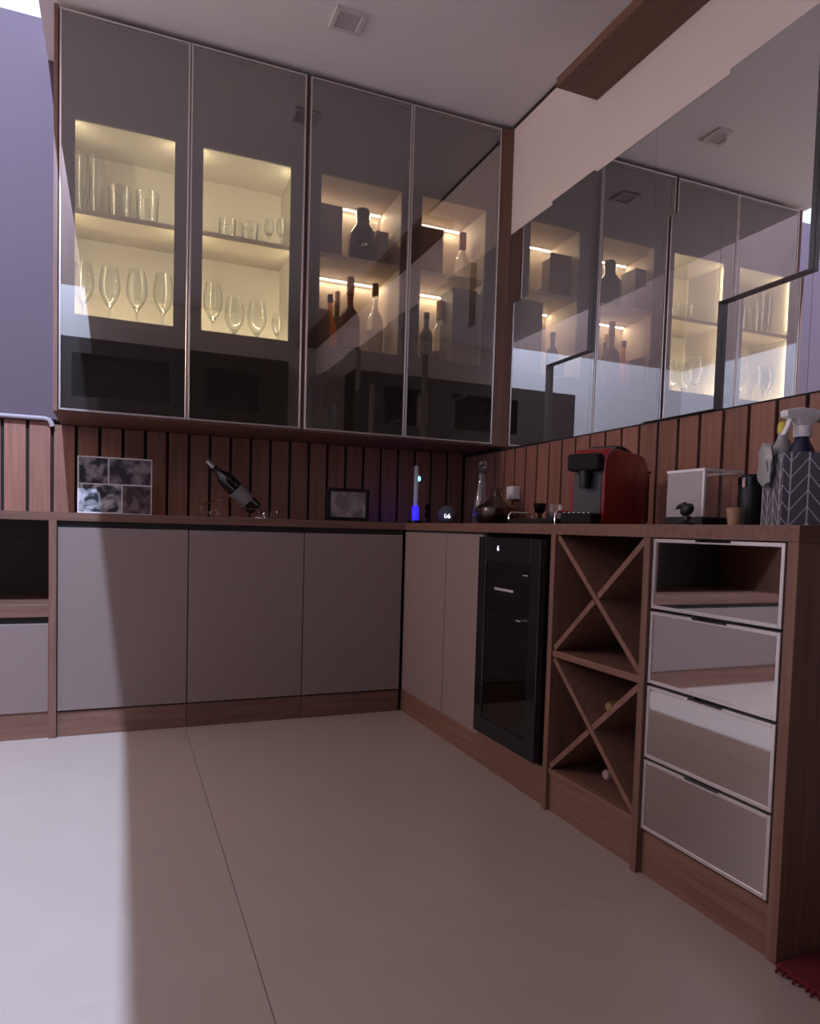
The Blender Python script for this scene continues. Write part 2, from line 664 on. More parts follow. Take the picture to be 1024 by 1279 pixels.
def base_unit(x0, x1, label):
    u = empty('base_cabinet', ((x0 + x1) / 2, FB, 0), label, 'cabinet', GB)
    box('carcass', x0 + .001, x1 - .001, FB + .02, -0.01, 0.10, ZW0, 'carcass', u)
    box('plinth', x0 + .001, x1 - .001, FB + .008, FB + .03, 0.0, 0.10, 'wood_x', u)
    box('pull_groove', x0 + .001, x1 - .001, FB + .012, FB + .02, 0.84, ZW0, 'gap_black', u)
    d = box('door', x0 + .0022, x1 - .0022, FB, FB + .02, 0.107, 0.838, 'lacquer', u, bev=0.001)
    box('edge_profile', x0 + .0022, x1 - .0022, FB + .0, FB + .018, 0.8381, 0.8405, 'alu', d)
    return u


base_unit(-2.048, -1.55, 'beige flat-door base cabinet under the photo collage, beside the open niche')
base_unit(-1.55, -1.052, 'beige flat-door base cabinet under the wine bottle holder')
base_unit(-1.052, -0.575, 'beige flat-door base cabinet in the corner, under the small black photo frame')

nu = empty('niche_cabinet', (-2.57, FB, 0), 'wooden base cabinet with open niche above a beige drawer', 'cabinet')
box('side_panel', -2.077, -2.049, FB - .008, -0.01, 0.0, ZW0, 'wood', nu, bev=0.001)
box('side_panel', -3.09, -3.06, FB - .004, -0.01, 0.0, ZW0, 'wood', nu, bev=0.001)
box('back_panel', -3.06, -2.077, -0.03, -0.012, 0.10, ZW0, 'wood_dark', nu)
box('shelf', -3.06, -2.077, FB, -0.03, 0.485, 0.535, 'wood_x', nu, bev=0.001)
box('pull_groove', -3.06, -2.077, FB + .014, FB + .03, 0.458, 0.485, 'gap_black', nu)
box('carcass', -3.06, -2.077, FB + .03, -0.03, 0.09, 0.485, 'carcass', nu)
d = box('drawer_front', -3.058, -2.0785, FB + .002, FB + .022, 0.107, 0.456, 'lacquer', nu, bev=0.001)
box('edge_profile', -3.058, -2.0785, FB + .002, FB + .02, 0.4561, 0.4585, 'alu', d)
box('plinth', -3.06, -2.077, FB + .008, FB + .03, 0.0, 0.105, 'wood_x', nu)

# right run: narrow two-door unit
u = empty('base_cabinet', (FR, -0.89, 0), 'narrow beige two-door base cabinet beside the black wine cooler', 'cabinet')
box('carcass', FR + .02, -0.01, -1.272, FB + .03 - .03, 0.10, ZW0, 'carcass', u)
box('plinth', FR + .008, FR + .03, -1.275, FB + .03, 0.0, 0.105, 'wood_y', u)
box('pull_groove', FR + .012, FR + .02, -1.272, FB, 0.858, ZW0, 'gap_black', u)
for a, b2 in ((-0.512, -0.955), (-0.957, -1.272)):
    d = box('door', FR, FR + .02, b2 + .002, a - .002, 0.107, 0.855, 'lacquer', u, bev=0.001)
    box('edge_profile', FR, FR + .016, b2 + .002, a - .002, 0.8551, 0.858, 'alu', d)

# bay under the cooler
bay = empty('cooler_bay', (FR, -1.49, 0), 'low wooden plinth shelf carrying the black wine cooler', 'plinth')
box('plinth', FR + .008, FR + .03, -1.708, -1.276, 0.0, 0.11, 'wood_y', bay)
box('shelf', FR + .002, -0.02, -1.708, -1.276, 0.11, 0.128, 'wood_y', bay)

# wine cooler
wc = empty('wine_cooler', (-0.35, -1.49, 0.128), 'black slim wine cooler with glass door between cabinet doors and wine rack', 'wine cooler')
cb = MB()
X0, X1, Y0, Y1, Z0, Z1 = -0.565, -0.06, -1.70, -1.30, 0.14, 0.85
cb.box(X0, X1, Y0, Y0 + .03, Z0, Z1).box(X0, X1, Y1 - .03, Y1, Z0, Z1).box(X0, X1, Y0 + .03, Y1 - .03, Z1 - .05, Z1).box(X0, X1, Y0 + .03, Y1 - .03, Z0, Z0 + .06).box(X1 - .03, X1, Y0 + .03, Y1 - .03, Z0 + .06, Z1 - .05)
cb.build('body', 'black', wc)
for fx in (-0.52, -0.11):
    for fy in (-1.66, -1.34):
        MB().lathe([(0, 0.128), (.015, 0.128), (.015, 0.141), (0, 0.141)], 12, (fx, fy, 0)).build('foot', 'black', wc)
df = MB()
df.box(-0.60, -0.567, Y0, Y0 + .055, Z0, Z1, .002).box(-0.60, -0.567, Y1 - .055, Y1, Z0, Z1, .002).box(-0.60, -0.567, Y0 + .055, Y1 - .055, Z1 - .085, Z1, .002).box(-0.60, -0.567, Y0 + .055, Y1 - .055, Z0, Z0 + .06, .002)
door = df.build('door', 'black_gloss', wc)
box('pane', -0.596, -0.588, Y0 + .055, Y1 - .055, Z0 + .06, Z1 - .085, 'cooler_glass', door)
for z in (0.36, 0.47, 0.58, 0.69):
    rk = MB()
    for kk in range(7):
        rk.tube([(-0.54, -1.655 + kk * .052, z), (-0.12, -1.655 + kk * .052, z)], .0025, 6)
    rk.box(-0.56, -0.545, -1.67, -1.33, z - .008, z + .008, .001)
    rk.build('shelf_rack', 'steel', wc)
pt = at(622, 685, 'x', -0.6006)
tx = text_mesh('temperature_display', '6', 0.026, 'digits', wc)
tx.rotation_euler = (math.pi / 2, 0, -math.pi / 2)
tx.location = Vector((-0.6006, pt.y, pt.z)) - wc.location
p1 = at(618, 737, 'x', -0.6)
p2 = at(641, 739, 'x', -0.6)
box('badge', -0.602, -0.5995, p2.y, p1.y, p2.z - .004, p2.z + .004, 'grey_plastic', door)
for (px, py) in ((647, 719), (638, 776)):
    p = at(px, py, 'x', -0.6)
    box('inner_lamp', -0.575, -0.57, p.y - .012, p.y + .012, p.z - .002, p.z + .002, 'digits', wc)

# wine rack
rk = empty('wine_rack', (FR, -1.93, 0), 'brown wooden wine rack with two crossed X compartments', 'wine rack')
RY0, RY1 = -2.128, -1.735
box('side_panel', FR - .006, -0.012, -1.735, -1.712, 0.0, ZW0, 'wood', rk, bev=0.001)
box('side_panel', FR - .010, -0.012, -2.150, -2.128, 0.0, ZW0, 'wood', rk, bev=0.001)
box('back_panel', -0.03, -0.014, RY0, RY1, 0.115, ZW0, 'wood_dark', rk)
box('shelf', FR, -0.03, RY0, RY1, 0.488, 0.508, 'wood_y', rk, bev=0.001)
box('bottom_board', FR, -0.03, RY0, RY1, 0.118, 0.136, 'wood_y', rk, bev=0.001)
box('plinth', FR + .008, FR + .03, RY0, RY1, 0.0, 0.118, 'wood_y', rk)


def slat_diag(y0, z0, y1, z1, t, xa, xb):
    d = Vector((0, y1 - y0, z1 - z0))
    n = Vector((0, -d.z, d.y)).normalized() * t / 2
    poly = [(y0 + n.y, z0 + n.z), (y1 + n.y, z1 + n.z), (y1 - n.y, z1 - n.z), (y0 - n.y, z0 - n.z)]
    return MB().prism(poly, xa, xb, 'x')


for za, zb in ((0.508, ZW0), (0.136, 0.488)):
    e = 0.006
    slat_diag(RY1 - e, zb - e, RY0 + e, za + e, 0.016, FR + .002, -0.03).build('cross_board', 'wood', rk)
    ym, zm = (RY0 + RY1) / 2, (za + zb) / 2
    # second diagonal is halved where it meets the first
    L = math.hypot(RY1 - RY0, zb - za)
    fy, fz = (RY1 - RY0) / L * .012, (zb - za) / L * .012
    slat_diag(RY0 + e, zb - e, ym - fy, zm + fz, 0.016, FR + .002, -0.03).build('cross_board', 'wood', rk)
    slat_diag(ym + fy, zm - fz, RY1 - e, za + e, 0.016, FR + .002, -0.03).build('cross_board', 'wood', rk)

# two bottles lying in the rack, necks to the front
for zc_, foil, lab in ((0.3735, 'foil_gold', 'dark wine bottle with gold foil lying in the rack crossing, above the boards'),
                       (0.1740, 'foil_rose', 'dark wine bottle with rose foil lying on the rack bottom board')):
    rb = empty('rack_bottle', (0, 0, 0), lab, 'bottle', 'bottles lying in the wine rack')
    MB().lathe([(0, 0), (.034, 0), (.0375, .006), (.0375, .185), (.030, .215), (.017, .238), (.0135, .25), (.0135, .262), (0, .262)], 24).build('body', 'dark_glass', rb, True)
    MB().lathe([(.0138, .255), (.0152, .255), (.0152, .306), (.012, .31), (0, .31)], 20).build('foil', foil, rb, True)
    rb.rotation_euler = (0, math.radians(-90), 0)
    rb.location = (-0.195, (RY0 + RY1) / 2, zc_)

# drawer unit with mirror fronts
du = empty('drawer_unit', (FR, -2.35, 0), 'wooden drawer unit with four mirrored drawer fronts in light metal frames', 'drawer unit')
box('carcass', FR + .03, -0.014, -2.529, -2.151, 0.112, ZW0, 'carcass', du)
box('plinth', FR + .008, FR + .03, -2.529, -2.151, 0.0, 0.112, 'wood_y', du)
box('end_panel', FR, -0.012, -2.555, -2.5295, 0.0, ZW0, 'wood', du, bev=0.001)
for z0, z1 in ((0.688, 0.864), (0.498, 0.681), (0.307, 0.491), (0.121, 0.300)):
    y0, y1 = -2.5265, -2.1535
    fr = 0.009
    f = MB()
    f.box(FR - .002, FR + .018, y0, y0 + fr, z0, z1, .0008).box(FR - .002, FR + .018, y1 - fr, y1, z0, z1, .0008)
    f.box(FR - .002, FR + .018, y0 + fr, y1 - fr, z0, z0 + fr, .0008)
    ymid = (y0 + y1) / 2
    f.box(FR - .002, FR + .018, y0 + fr, ymid - .05, z1 - fr, z1, .0008).box(FR - .002, FR + .018, ymid + .05, y1 - fr, z1 - fr, z1, .0008)
    f.box(FR - .002, FR + .018, ymid - .05, ymid + .05, z1 - fr, z1 - .005, .0008)
    d = f.build('drawer', 'alu', du)
    box('mirror_front', FR, FR + .012, y0 + fr, y1 - fr, z0 + fr, z1 - fr, 'mirror_smoked', d)
    box('drawer_body', FR + .018, FR + .03, y0 + fr, y1 - fr, z0 + .004, z1 - .02, 'carcass', d)

# ------------------------------------------------------------------ upper cabinets
ZU0, ZU1 = 1.305, 2.878
FU = -0.425
ZN0, ZS0, ZS1, ZN1 = 1.705, 2.115, 2.137, 2.475
YBK = -0.10
ZF = ZN0 - .022      # niche floor, hidden behind the lower lip


def upper(name_loc, x0, x1, doors, niches, label, cream, fl=0.0, fr_=0.0):
    c = empty('display_cabinet', ((x0 + x1) / 2, FU, ZU0), label, 'cabinet', 'glass door wall cabinets')
    lin = 'niche_cream' if cream else 'niche_taupe'
    xi0, xi1 = x0 + fl, x1 - fr_
    sh = MB()
    sh.box(x0, x1, -0.405, -0.002, ZU0, ZU0 + .02).box(x0, x1, -0.405, -0.002, ZU1 - .02, ZU1)
    sh.box(x0, x0 + .018, -0.405, -0.002, ZU0 + .02, ZU1 - .02).box(x1 - .018, x1, -0.405, -0.002, ZU0 + .02, ZU1 - .02)
    sh.box(x0 + .018, x1 - .018, -0.02, -0.002, ZU0 + .02, ZU1 - .02)
    sh.build('carcass', 'wood', c)
    if fr_:
        box('filler', x1 - fr_ + .001, x1, FU, -0.4052, ZU0, ZU1, 'wood', c, bev=.001)
    if fl:
        box('filler', x0, x0 + fl - .001, FU - .002, -0.4052, ZU0, ZU1, 'wood', c, bev=.001)
    # bottom fascia board
    # face panel behind the glass with the niche openings cut out
    fp = MB()
    a, b2 = x0 + .018, x1 - .018
    fp.box(a, b2, -0.400, -0.388, ZN1, ZU1 - .02).box(a, b2, -0.400, -0.388, ZU0 + .02, ZN0)
    xs = [a] + [q for n in niches for q in n] + [b2]
    for i in range(0, len(xs), 2):
        fp.box(xs[i], xs[i + 1], -0.400, -0.388, ZN0, ZN1)
    fp.build('face_panel', 'carcass', c)
    for (n0, n1) in niches:
        t = .012
        w0, w1 = n0 - (.018 if cream else 0), n1 + (.018 if cream else 0)
        nb = box('niche_back', w0 - t, w1 + t, YBK, YBK + .01, ZF - t, ZN1 + t, lin, c)
        box('niche_side', w0 - t, w0, -0.388, YBK, ZF, ZN1, lin, c)
        box('niche_side', w1, w1 + t, -0.388, YBK, ZF, ZN1, lin, c)
        box('niche_top', w0 - t, w1 + t, -0.388, YBK, ZN1, ZN1 + t, lin, c)
        box('niche_floor', w0 - t, w1 + t, -0.388, YBK, ZF - t, ZF, lin, c)
        s = box('shelf', w0, w1, -0.372, YBK, ZS0, ZS1, 'shelf_edge' if cream else lin, c, bev=.0008)
        if cream:
            box('led_strip', n0 + .01, n1 - .01, -0.386, -0.380, ZF, ZF + .008, 'led_bright', c)
            area_light('led_light', ((n0 + n1) / 2, -0.377, ZF + .012), (0, 1, .45), n1 - n0 - .02, .008, LED_LEFT * .7, (1.0, .88, .62), c)
            for (xx, dx) in ((w0 + .008, .45), (w1 - .008, -.45)):
                for (za_, zb_) in ((ZF + .03, ZS0 - .02), (ZS1 + .02, ZN1 - .02)):
                    box('led_strip', xx - .004, xx + .004, -0.387, -0.382, za_, zb_, 'led_warm', c)
                    area_light('led_light', (xx, -0.378, (za_ + zb_) / 2), (dx, 1, 0), .008, zb_ - za_, LED_LEFT * .55, (1.0, .88, .62), c)
        else:
            for zz in (ZS0, ZN1):
                box('led_strip', n0 + .004, n1 - .004, YBK - .012, YBK - .0005, zz - .006, zz, 'led_white', c)
                area_light('led_light', ((n0 + n1) / 2, YBK - .02, zz - .008), (0, -.35, -1), n1 - n0 - .02, .008, LED_RIGHT, (1.0, .80, .56), c)
    for (d0, d1) in doors:
        z0, z1 = ZU0 + .008, ZU1 - .006
        ww = .007
        f = MB()
        f.box(d0, d0 + ww, FU, FU + .02, z0, z1, .0006).box(d1 - ww, d1, FU, FU + .02, z0, z1, .0006)
        f.box(d0 + ww, d1 - ww, FU, FU + .02, z0, z0 + ww, .0006).box(d0 + ww, d1 - ww, FU, FU + .02, z1 - ww, z1, .0006)
        d = f.build('door', 'alu', c)
        box('glass_pane', d0 + ww, d1 - ww, FU + .003, FU + .007, z0 + ww, z1 - ww, 'door_glass', d)
    return c


upper(0, -2.072, -1.053, [(-2.052, -1.559), (-1.555, -1.062)], [(-1.997, -1.615), (-1.50, -1.12)],
      'wall cabinet with smoked glass doors holding lit drinking glasses', True, fl=.017)
upper(0, -1.051, 0.0, [(-1.044, -0.552), (-0.548, -0.070)], [(-0.98, -0.585), (-0.48, -0.13)],
      'wall cabinet with smoked glass doors holding liquor bottles and cartons', False, fr_=.067)


# ------------------------------------------------------------------ glassware and bottles
def shell(prof, t=.0018):
    """outer profile (r,z) bottom to rim -> closed thin wall with a solid foot"""
    inner = []
    for r, z in prof:
        inner.append((max(r - t, 0.0), z))
    return prof, inner


def make_tumbler(h, r0, r1, base=.012, t=.002):
    return [(0, 0), (r0 * .9, 0), (r0, .004), (r1, h), (r1 - t, h), (r0 - t, base + .003), (r0 * .8, base), (0, base)]


def make_wine(h, stem, r, foot=.032, t=.0014):
    b0 = stem
    H = h - stem
    out = [(0, 0), (foot, 0), (foot, .0015), (.008, .006), (.0038, .014), (.0034, stem - .008), (.006, b0)]
    for q in range(1, 11):
        a = q / 10
        rr = r * math.sin(math.pi * min(.5, a * .95)) ** .75 if a < .53 else r * (1 - .28 * ((a - .53) / .47) ** 1.6)
        out.append((max(rr, .008), b0 + H * a))
    inn = []
    for q in range(10, 0, -1):
        a = q / 10
        rr = r * math.sin(math.pi * min(.5, a * .95)) ** .75 if a < .53 else r * (1 - .28 * ((a - .53) / .47) ** 1.6)
        inn.append((max(rr, .008) - t, max(b0 + H * a, b0 + .016)))
    inn.append((0, b0 + .014))
    return out + inn


def make_flute(h, r, t=.0016):
    return [(0, 0), (r * .95, 0), (r * .95, .003), (r * .75, .012), (r * .9, h * .35), (r, h), (r - t, h), (r * .9 - t, h * .35), (r * .62, .035), (0, .030)]


def glass_thing(name, prof, mat, label, cat, group, loc, rot=0, seg=24):
    o = MB().lathe(prof, seg).build(name, mat, None, True)
    tag(o, label, cat, group)
    o.location = loc
    return o


def put_copy(src, loc):
    c = copy_tree(src)
    c.location = loc
    return c


def gx(px, py, yv):
    return at(px, py, 'y', yv).x


def row(src, spots, z, labels, cat='glass'):
    """first spot takes the source itself, the others copies; each gets its own label"""
    for k, ((px, py, yv), lab) in enumerate(zip(spots, labels)):
        o = src if k == 0 else copy_tree(src)
        o.location = (gx(px, py, yv), yv, z)
        o['label'] = lab


# upper left niche: two tall, two tumblers
g = glass_thing('highball_glass', make_flute(.275, .031), 'glass', 'x', 'glass', 'tall glasses on the lit shelf', (0, 0, 0))
row(g, [(100, 230, -.24), (120, 232, -.24)], ZS1, ['tall clear highball glass close to the cabinet end panel', 'tall clear highball glass next to the whisky tumblers'])
g = glass_thing('whisky_tumbler', make_tumbler(.155, .043, .049, .022), 'glass', 'x', 'glass', 'whisky tumblers on the lit shelf', (0, 0, 0))
row(g, [(150, 250, -.26), (184, 255, -.26)], ZS1, ['wide whisky tumbler next to the tall highball glasses', 'wide whisky tumbler nearer the divider, apart from the highball glasses'])
# upper second niche
g = glass_thing('small_tumbler', make_tumbler(.118, .035, .038, .016), 'glass', 'x', 'glass', 'low tumblers on the lit shelf', (0, 0, 0))
row(g, [(284, 280, -.24), (312, 288, -.24)], ZS1, ['low clear tumbler on the shelf above the lone wine glass', 'low clear tumbler next to the small cordial glasses'])
g = glass_thing('cordial_glass', make_wine(.14, .055, .022, .022), 'glass', 'x', 'glass', 'cordial glasses on the lit shelf', (0, 0, 0))
row(g, [(336, 290, -.28), (351, 292, -.3)], ZS1, ['small stemmed cordial glass next to the low tumblers', 'small stemmed cordial glass next to the niche side wall'])
# lower niches: stemmed wine glasses
g = glass_thing('wine_glass', make_wine(.272, .098, .044), 'glass', 'x', 'glass', 'stemmed wine glasses', (0, 0, 0))
row(g, [(104, 360, -.27), (137, 365, -.27), (171, 365, -.27), (204, 365, -.27), (266, 380, -.27)], ZF,
    ['tall stemmed wine glass in the row of four, next to the cabinet end panel', 'tall stemmed wine glass in the row of four, second from the cabinet end panel',
     'tall stemmed wine glass in the row of four, second from the divider', 'tall stemmed wine glass in the row of four, next to the divider',
     'tall stemmed wine glass alone beside the round goblets'])
g = glass_thing('round_goblet', make_wine(.217, .055, .045, .034), 'glass', 'x', 'glass', 'round goblets in the lit niche', (0, 0, 0))
row(g, [(293, 395, -.28), (321, 398, -.28)], ZF, ['short stemmed round goblet next to the lone tall wine glass', 'short stemmed round goblet next to the tiny sherry glass'])
glass_thing('sherry_glass', make_wine(.16, .06, .025, .025), 'glass', 'tiny stemmed sherry glass at the niche side wall', 'glass', None, (gx(346, 405, -.31), -.31, ZF))


def bottle(name, prof, mat, cap_prof, cap_mat, label, loc, band=None, group=None, seg=20):
    """prof outer profile; cap_prof lathe for the cap; band (r, z0, z1, mat)"""
    r = empty(name, (0, 0, 0), label, 'bottle', group)
    MB().lathe(prof, seg).build('body', mat, r, True)
    if cap_prof:
        MB().lathe(cap_prof, 16).build('cap', cap_mat, r, True)
    if band:
        br, z0, z1, bm_ = band
        MB().lathe([(br + .0002, z0), (br + .0008, z0), (br + .0008, z1), (br + .0002, z1)], seg, close=True).build('paper_label', bm_, r, True)
    r.location = loc
    return r


def bprof(r, hb, hn, rn, h, sq=0.55):
    return [(0, 0), (r * .92, 0), (r, .006), (r, hb), (r * .86, hb + (hn - hb) * .35), (rn * 1.25, hb + (hn - hb) * .8), (rn, hn), (rn, h), (0, h)]


def cap(rn, z0, z1):
    return [(0, z0), (rn + .0025, z0), (rn + .0025, z1 - .002), (rn + .001, z1), (0, z1)]


# bottle cabinet, lower shelf, first niche
def carton(name, x0, x1, y0, y1, z0, z1, mat, label):
    r = empty(name, ((x0 + x1) / 2, (y0 + y1) / 2, z0), label, 'box')
    box('body', x0, x1, y0, y1, z0, z1 - .012, mat, r, bev=.001)
    box('lid', x0 - .001, x1 + .001, y0 - .001, y1 + .001, z1 - .012, z1, mat, r, bev=.001)
    return r


carton('bottle_carton', -0.972, -0.918, -0.36, -0.24, ZF, ZF + .20, 'carton', 'dark brown carton beside the amber bottle on the lower shelf')
bottle('liquor_bottle', bprof(.034, .15, .22, .012, .28), 'glass_amber', cap(.012, .275, .31), 'black', 'slim glowing amber liquor bottle behind the brown carton', (gx(412, 400, -.24), -.24, ZF))
bottle('whisky_bottle', bprof(.050, .205, .27, .016, .335), 'glass_brown', cap(.016, .325, .405), 'cork', 'brown whisky bottle with tall cork stopper', (gx(437, 390, -.25), -.25, ZF), (.050, .06, .15, 'carton'))
bottle('vodka_bottle', bprof(.042, .21, .29, .014, .355), 'glass', cap(.014, .345, .405), 'carton', 'clear bottle with dark cap beside the brown whisky bottle', (gx(468, 395, -.22), -.22, ZF), (.042, .06, .17, 'label_rose'))
bottle('rum_bottle', bprof(.034, .19, .25, .013, .32), 'glass_smoke', cap(.013, .31, .36), 'cork', 'smoky slim bottle at the back between amber and whisky bottles', (gx(421, 380, -.15), -.15, ZF))
# upper shelf, first niche: silhouettes
carton('gift_carton', -0.965, -0.86, -0.34, -0.22, ZS1, ZS1 + .235, 'carton_grey', 'tall grey gift carton beside the round-shouldered bottle')
bottle('round_bottle', [(0, 0), (.066, 0), (.07, .02), (.07, .15), (.046, .185), (.034, .20), (.034, .255), (.028, .275), (0, .278)], 'dark_glass', None, None, 'wide dark bottle with round shoulders on the upper shelf', (gx(453, 285, -.27), -.27, ZS1))
carton('low_carton', -0.665, -0.60, -0.27, -0.16, ZS1, ZS1 + .19, 'carton_grey', 'low grey carton at the divider of the upper bottle shelf')
# second niche, upper
carton('brown_carton', -0.47, -0.335, -0.34, -0.2, ZS1, ZS1 + .225, 'carton', 'brown carton beside the small clear bottle on upper shelf')
bottle('square_bottle', bprof(.040, .12, .18, .017, .20), 'glass', cap(.017, .19, .275), 'glass_brown', 'clear squat bottle with dark stopper on the upper shelf', (gx(577, 320, -.24), -.24, ZS1))
# second niche, lower
bottle('dark_bottle', bprof(.034, .16, .205, .013, .25), 'dark_glass', cap(.013, .245, .275), 'black', 'small black bottle beside the clear labelled bottle', (gx(532, 420, -.3), -.3, ZF))
bottle('gin_bottle', bprof(.044, .20, .25, .018, .275), 'glass', cap(.018, .265, .36), 'cork', 'clear bottle with brown stopper and dark label beside the grey carton', (gx(549, 415, -.25), -.25, ZF), (.044, .04, .10, 'carton'))
carton('grey_carton', -0.285, -0.145, -0.365, -0.22, ZF, ZF + .40, 'carton_grey', 'large grey carton filling the side of the lower bottle niche')

# ------------------------------------------------------------------ things on the back worktop
# photo collage
yb = -0.10
pf = empty('photo_collage', (-1.84, -0.20, ZW1), 'framed collage of four monochrome photos on the worktop', 'photo frame')
FX0, FX1, FZ1 = -1.993, -1.686, ZW1 + .252
box('backing', FX0, FX1, -0.205, -0.19, ZW1, FZ1, 'frame_white', pf, bev=.001)
g = .006
xm1, xm2, zm = -1.868, -1.812, 1.032
for nm, mt_, x0, x1, z0, z1 in (('photo_a', 'photo_a', FX0 + g, xm1 - g / 2, zm + g / 2, FZ1 - g), ('photo_b', 'photo_b', xm1 + g / 2, FX1 - g, zm + g / 2, FZ1 - g),
                               ('photo_c', 'photo_c', FX0 + g, xm2 - g / 2, ZW1 + g * 1.6, zm - g / 2), ('photo_d', 'photo_d', xm2 + g / 2, FX1 - g, ZW1 + g, zm - g / 2)):
    box('photo', x0, x1, -0.2058, -0.205, z0, z1, mt_, pf)
MB().prism([(-0.19, ZW1 + .2), (-0.19, ZW1 + .19), (-0.115, ZW1), (-0.107, ZW1)], -1.87, -1.81, 'x').build('easel_leg', 'black', pf)

# wine bottle in a wire holder
WX, WY = -1.30, -0.24
wh = empty('wine_holder', (WX, WY, ZW1), 'chrome wire wine bottle holder with curled feet', 'wine holder')
for s in (-1, 1):
    yy = WY + s * .035
    pts = []
    # front curl, foot rail, rear curl
    for k2 in range(14):
        a = math.radians(90 + k2 * 28)
        pts.append((-1.415 + .017 * math.cos(a), yy, ZW1 + .020 + .017 * math.sin(a)))
    wire = MB()
    wire.tube(pts, .0022, 6)
    pts = [(-1.415, yy, ZW1 + .0025), (-1.20, yy, ZW1 + .0025)]
    for k2 in range(12):
        a = math.radians(-90 + k2 * 32)
        pts.append((-1.175 + .017 * math.cos(a), yy, ZW1 + .020 + .017 * math.sin(a)))
    wire.tube(pts, .003, 6)
    wire.tube([(-1.175, yy, ZW1 + .003), (-1.14, yy, ZW1 + .006), (-1.128, yy, ZW1 + .022), (-1.131, yy, ZW1 + .04)], .0022, 6)
    # neck arm
    wire.tube([(-1.20, yy, ZW1 + .004), (-1.225, yy, ZW1 + .045), (-1.27, yy, ZW1 + .045), (-1.345, yy, ZW1 + .105), (-1.40, yy, ZW1 + .08), (-1.458, yy, ZW1 + .062), (-1.472, yy, ZW1 + .045), (-1.47, yy, ZW1 + .022)], .003, 6)
    wire.build('wire_side', 'chrome', wh, True)
cr = MB()
for (xx, zz) in ((-1.345, .105), (-1.20, .0035), (-1.415, .0035), (-1.47, .022)):
    cr.tube([(xx, WY - .035, ZW1 + zz), (xx, WY + .035, ZW1 + zz)], .003, 6)
cr.build('cross_wires', 'chrome', wh, True)
wb = empty('wine_bottle', (0, 0, 0), 'dark wine bottle lying tilted in the chrome wire holder', 'bottle')
MB().lathe([(0, 0), (.034, 0), (.0375, .006), (.0375, .185), (.030, .215), (.017, .238), (.0145, .25), (.0145, .272), (0, .272)], 24).build('body', 'dark_glass', wb, True)
MB().lathe([(.0148, .272), (.0155, .272), (.0155, .312), (0, .312)], 20).build('foil', 'steel', wb, True)
MB().lathe([(.0378, .05), (.0383, .05), (.0383, .13), (.0378, .13)], 24, close=True).build('paper_label', 'carton_grey', wb, True)
wb.rotation_euler = (0, math.radians(-46), 0)
wb.location = (-1.225, WY, ZW1 + .043)

# small black framed photo
sp = empty('tabletop_picture', (-0.76, -0.22, ZW1), 'small black framed photo standing beside the electric corkscrew', 'photo frame')
f = MB()
a0, a1, c0, c1 = -0.872, -0.652, ZW1, ZW1 + .165
for (p, q, r_, s_) in ((a0, a1, c0, c0 + .022), (a0, a1, c1 - .016, c1), (a0, a0 + .018, c0 + .022, c1 - .016), (a1 - .018, a1, c0 + .022, c1 - .016)):
    f.box(p, q, -0.23, -0.21, r_, s_, .001)
f.build('frame', 'black', sp)
box('photo', a0 + .018, a1 - .018, -0.2235, -0.215, c0 + .022, c1 - .016, 'photo_e', sp)
MB().prism([(-0.21, ZW1 + .12), (-0.21, ZW1 + .11), (-0.15, ZW1), (-0.142, ZW1)], -0.79, -0.74, 'x').build('easel_leg', 'black', sp)

# electric corkscrew on its blue-lit base
EX, EY = -0.385, -0.20
ec = empty('electric_corkscrew', (EX, EY, ZW1), 'slim steel electric corkscrew standing on a glowing blue charging base', 'corkscrew')
MB().lathe([(0, 0), (.04, 0), (.042, .004), (.040, .016), (.022, .020), (0, .020)], 24, (EX, EY, ZW1)).build('base', 'black_gloss', ec, True)
MB().lathe([(0, .020), (.016, .020), (.018, .03), (.018, .085), (.012, .095), (0, .095)], 20, (EX, EY, ZW1)).build('blue_collar', 'led_blue', ec, True)
MB().lathe([(0, .095), (.0115, .095), (.0125, .11), (.0125, .295), (.009, .303), (0, .303)], 20, (EX, EY, ZW1)).build('handle', 'satin', ec, True)
MB().lathe([(0, 0), (.007, 0), (.007, .003), (0, .003)], 12, (EX + .013, EY - .009, ZW1 + .235), mtx=Matrix.Rotation(math.radians(90), 4, 'X') @ Matrix.Rotation(math.radians(0), 4, 'Y') @ Matrix.Scale(1.9, 4, (0, 1, 0))).build('indicator_light', 'led_cyan', ec, True)

bl2 = bpy.data.lights.new('blue_light', 'POINT')
bl2.energy = 0.10
bl2.color = (0.06, 0.04, 1.0)
bl2.shadow_soft_size = 0.012
bo = bpy.data.objects.new('blue_light', bl2)
COL.objects.link(bo)
bo.parent = ec
bo.location = (-.025, -.03, .06)

# little figurine
fg = empty('stopper_figurine', (-0.305, -0.18, ZW1), 'small clear glass stopper figurine between corkscrew and round speaker', 'figurine')
MB().lathe([(0, 0), (.02, 0), (.02, .006), (.008, .012), (.006, .03), (0, .03)], 16, (-0.305, -0.18, ZW1)).build('base', 'black', fg, True)
MB().lathe([(0, .03), (.008, .03), (.018, .05), (.010, .07), (.016, .085), (.008, .105), (0, .11)], 16, (-0.305, -0.18, ZW1)).build('body', 'glass_smoke', fg, True)

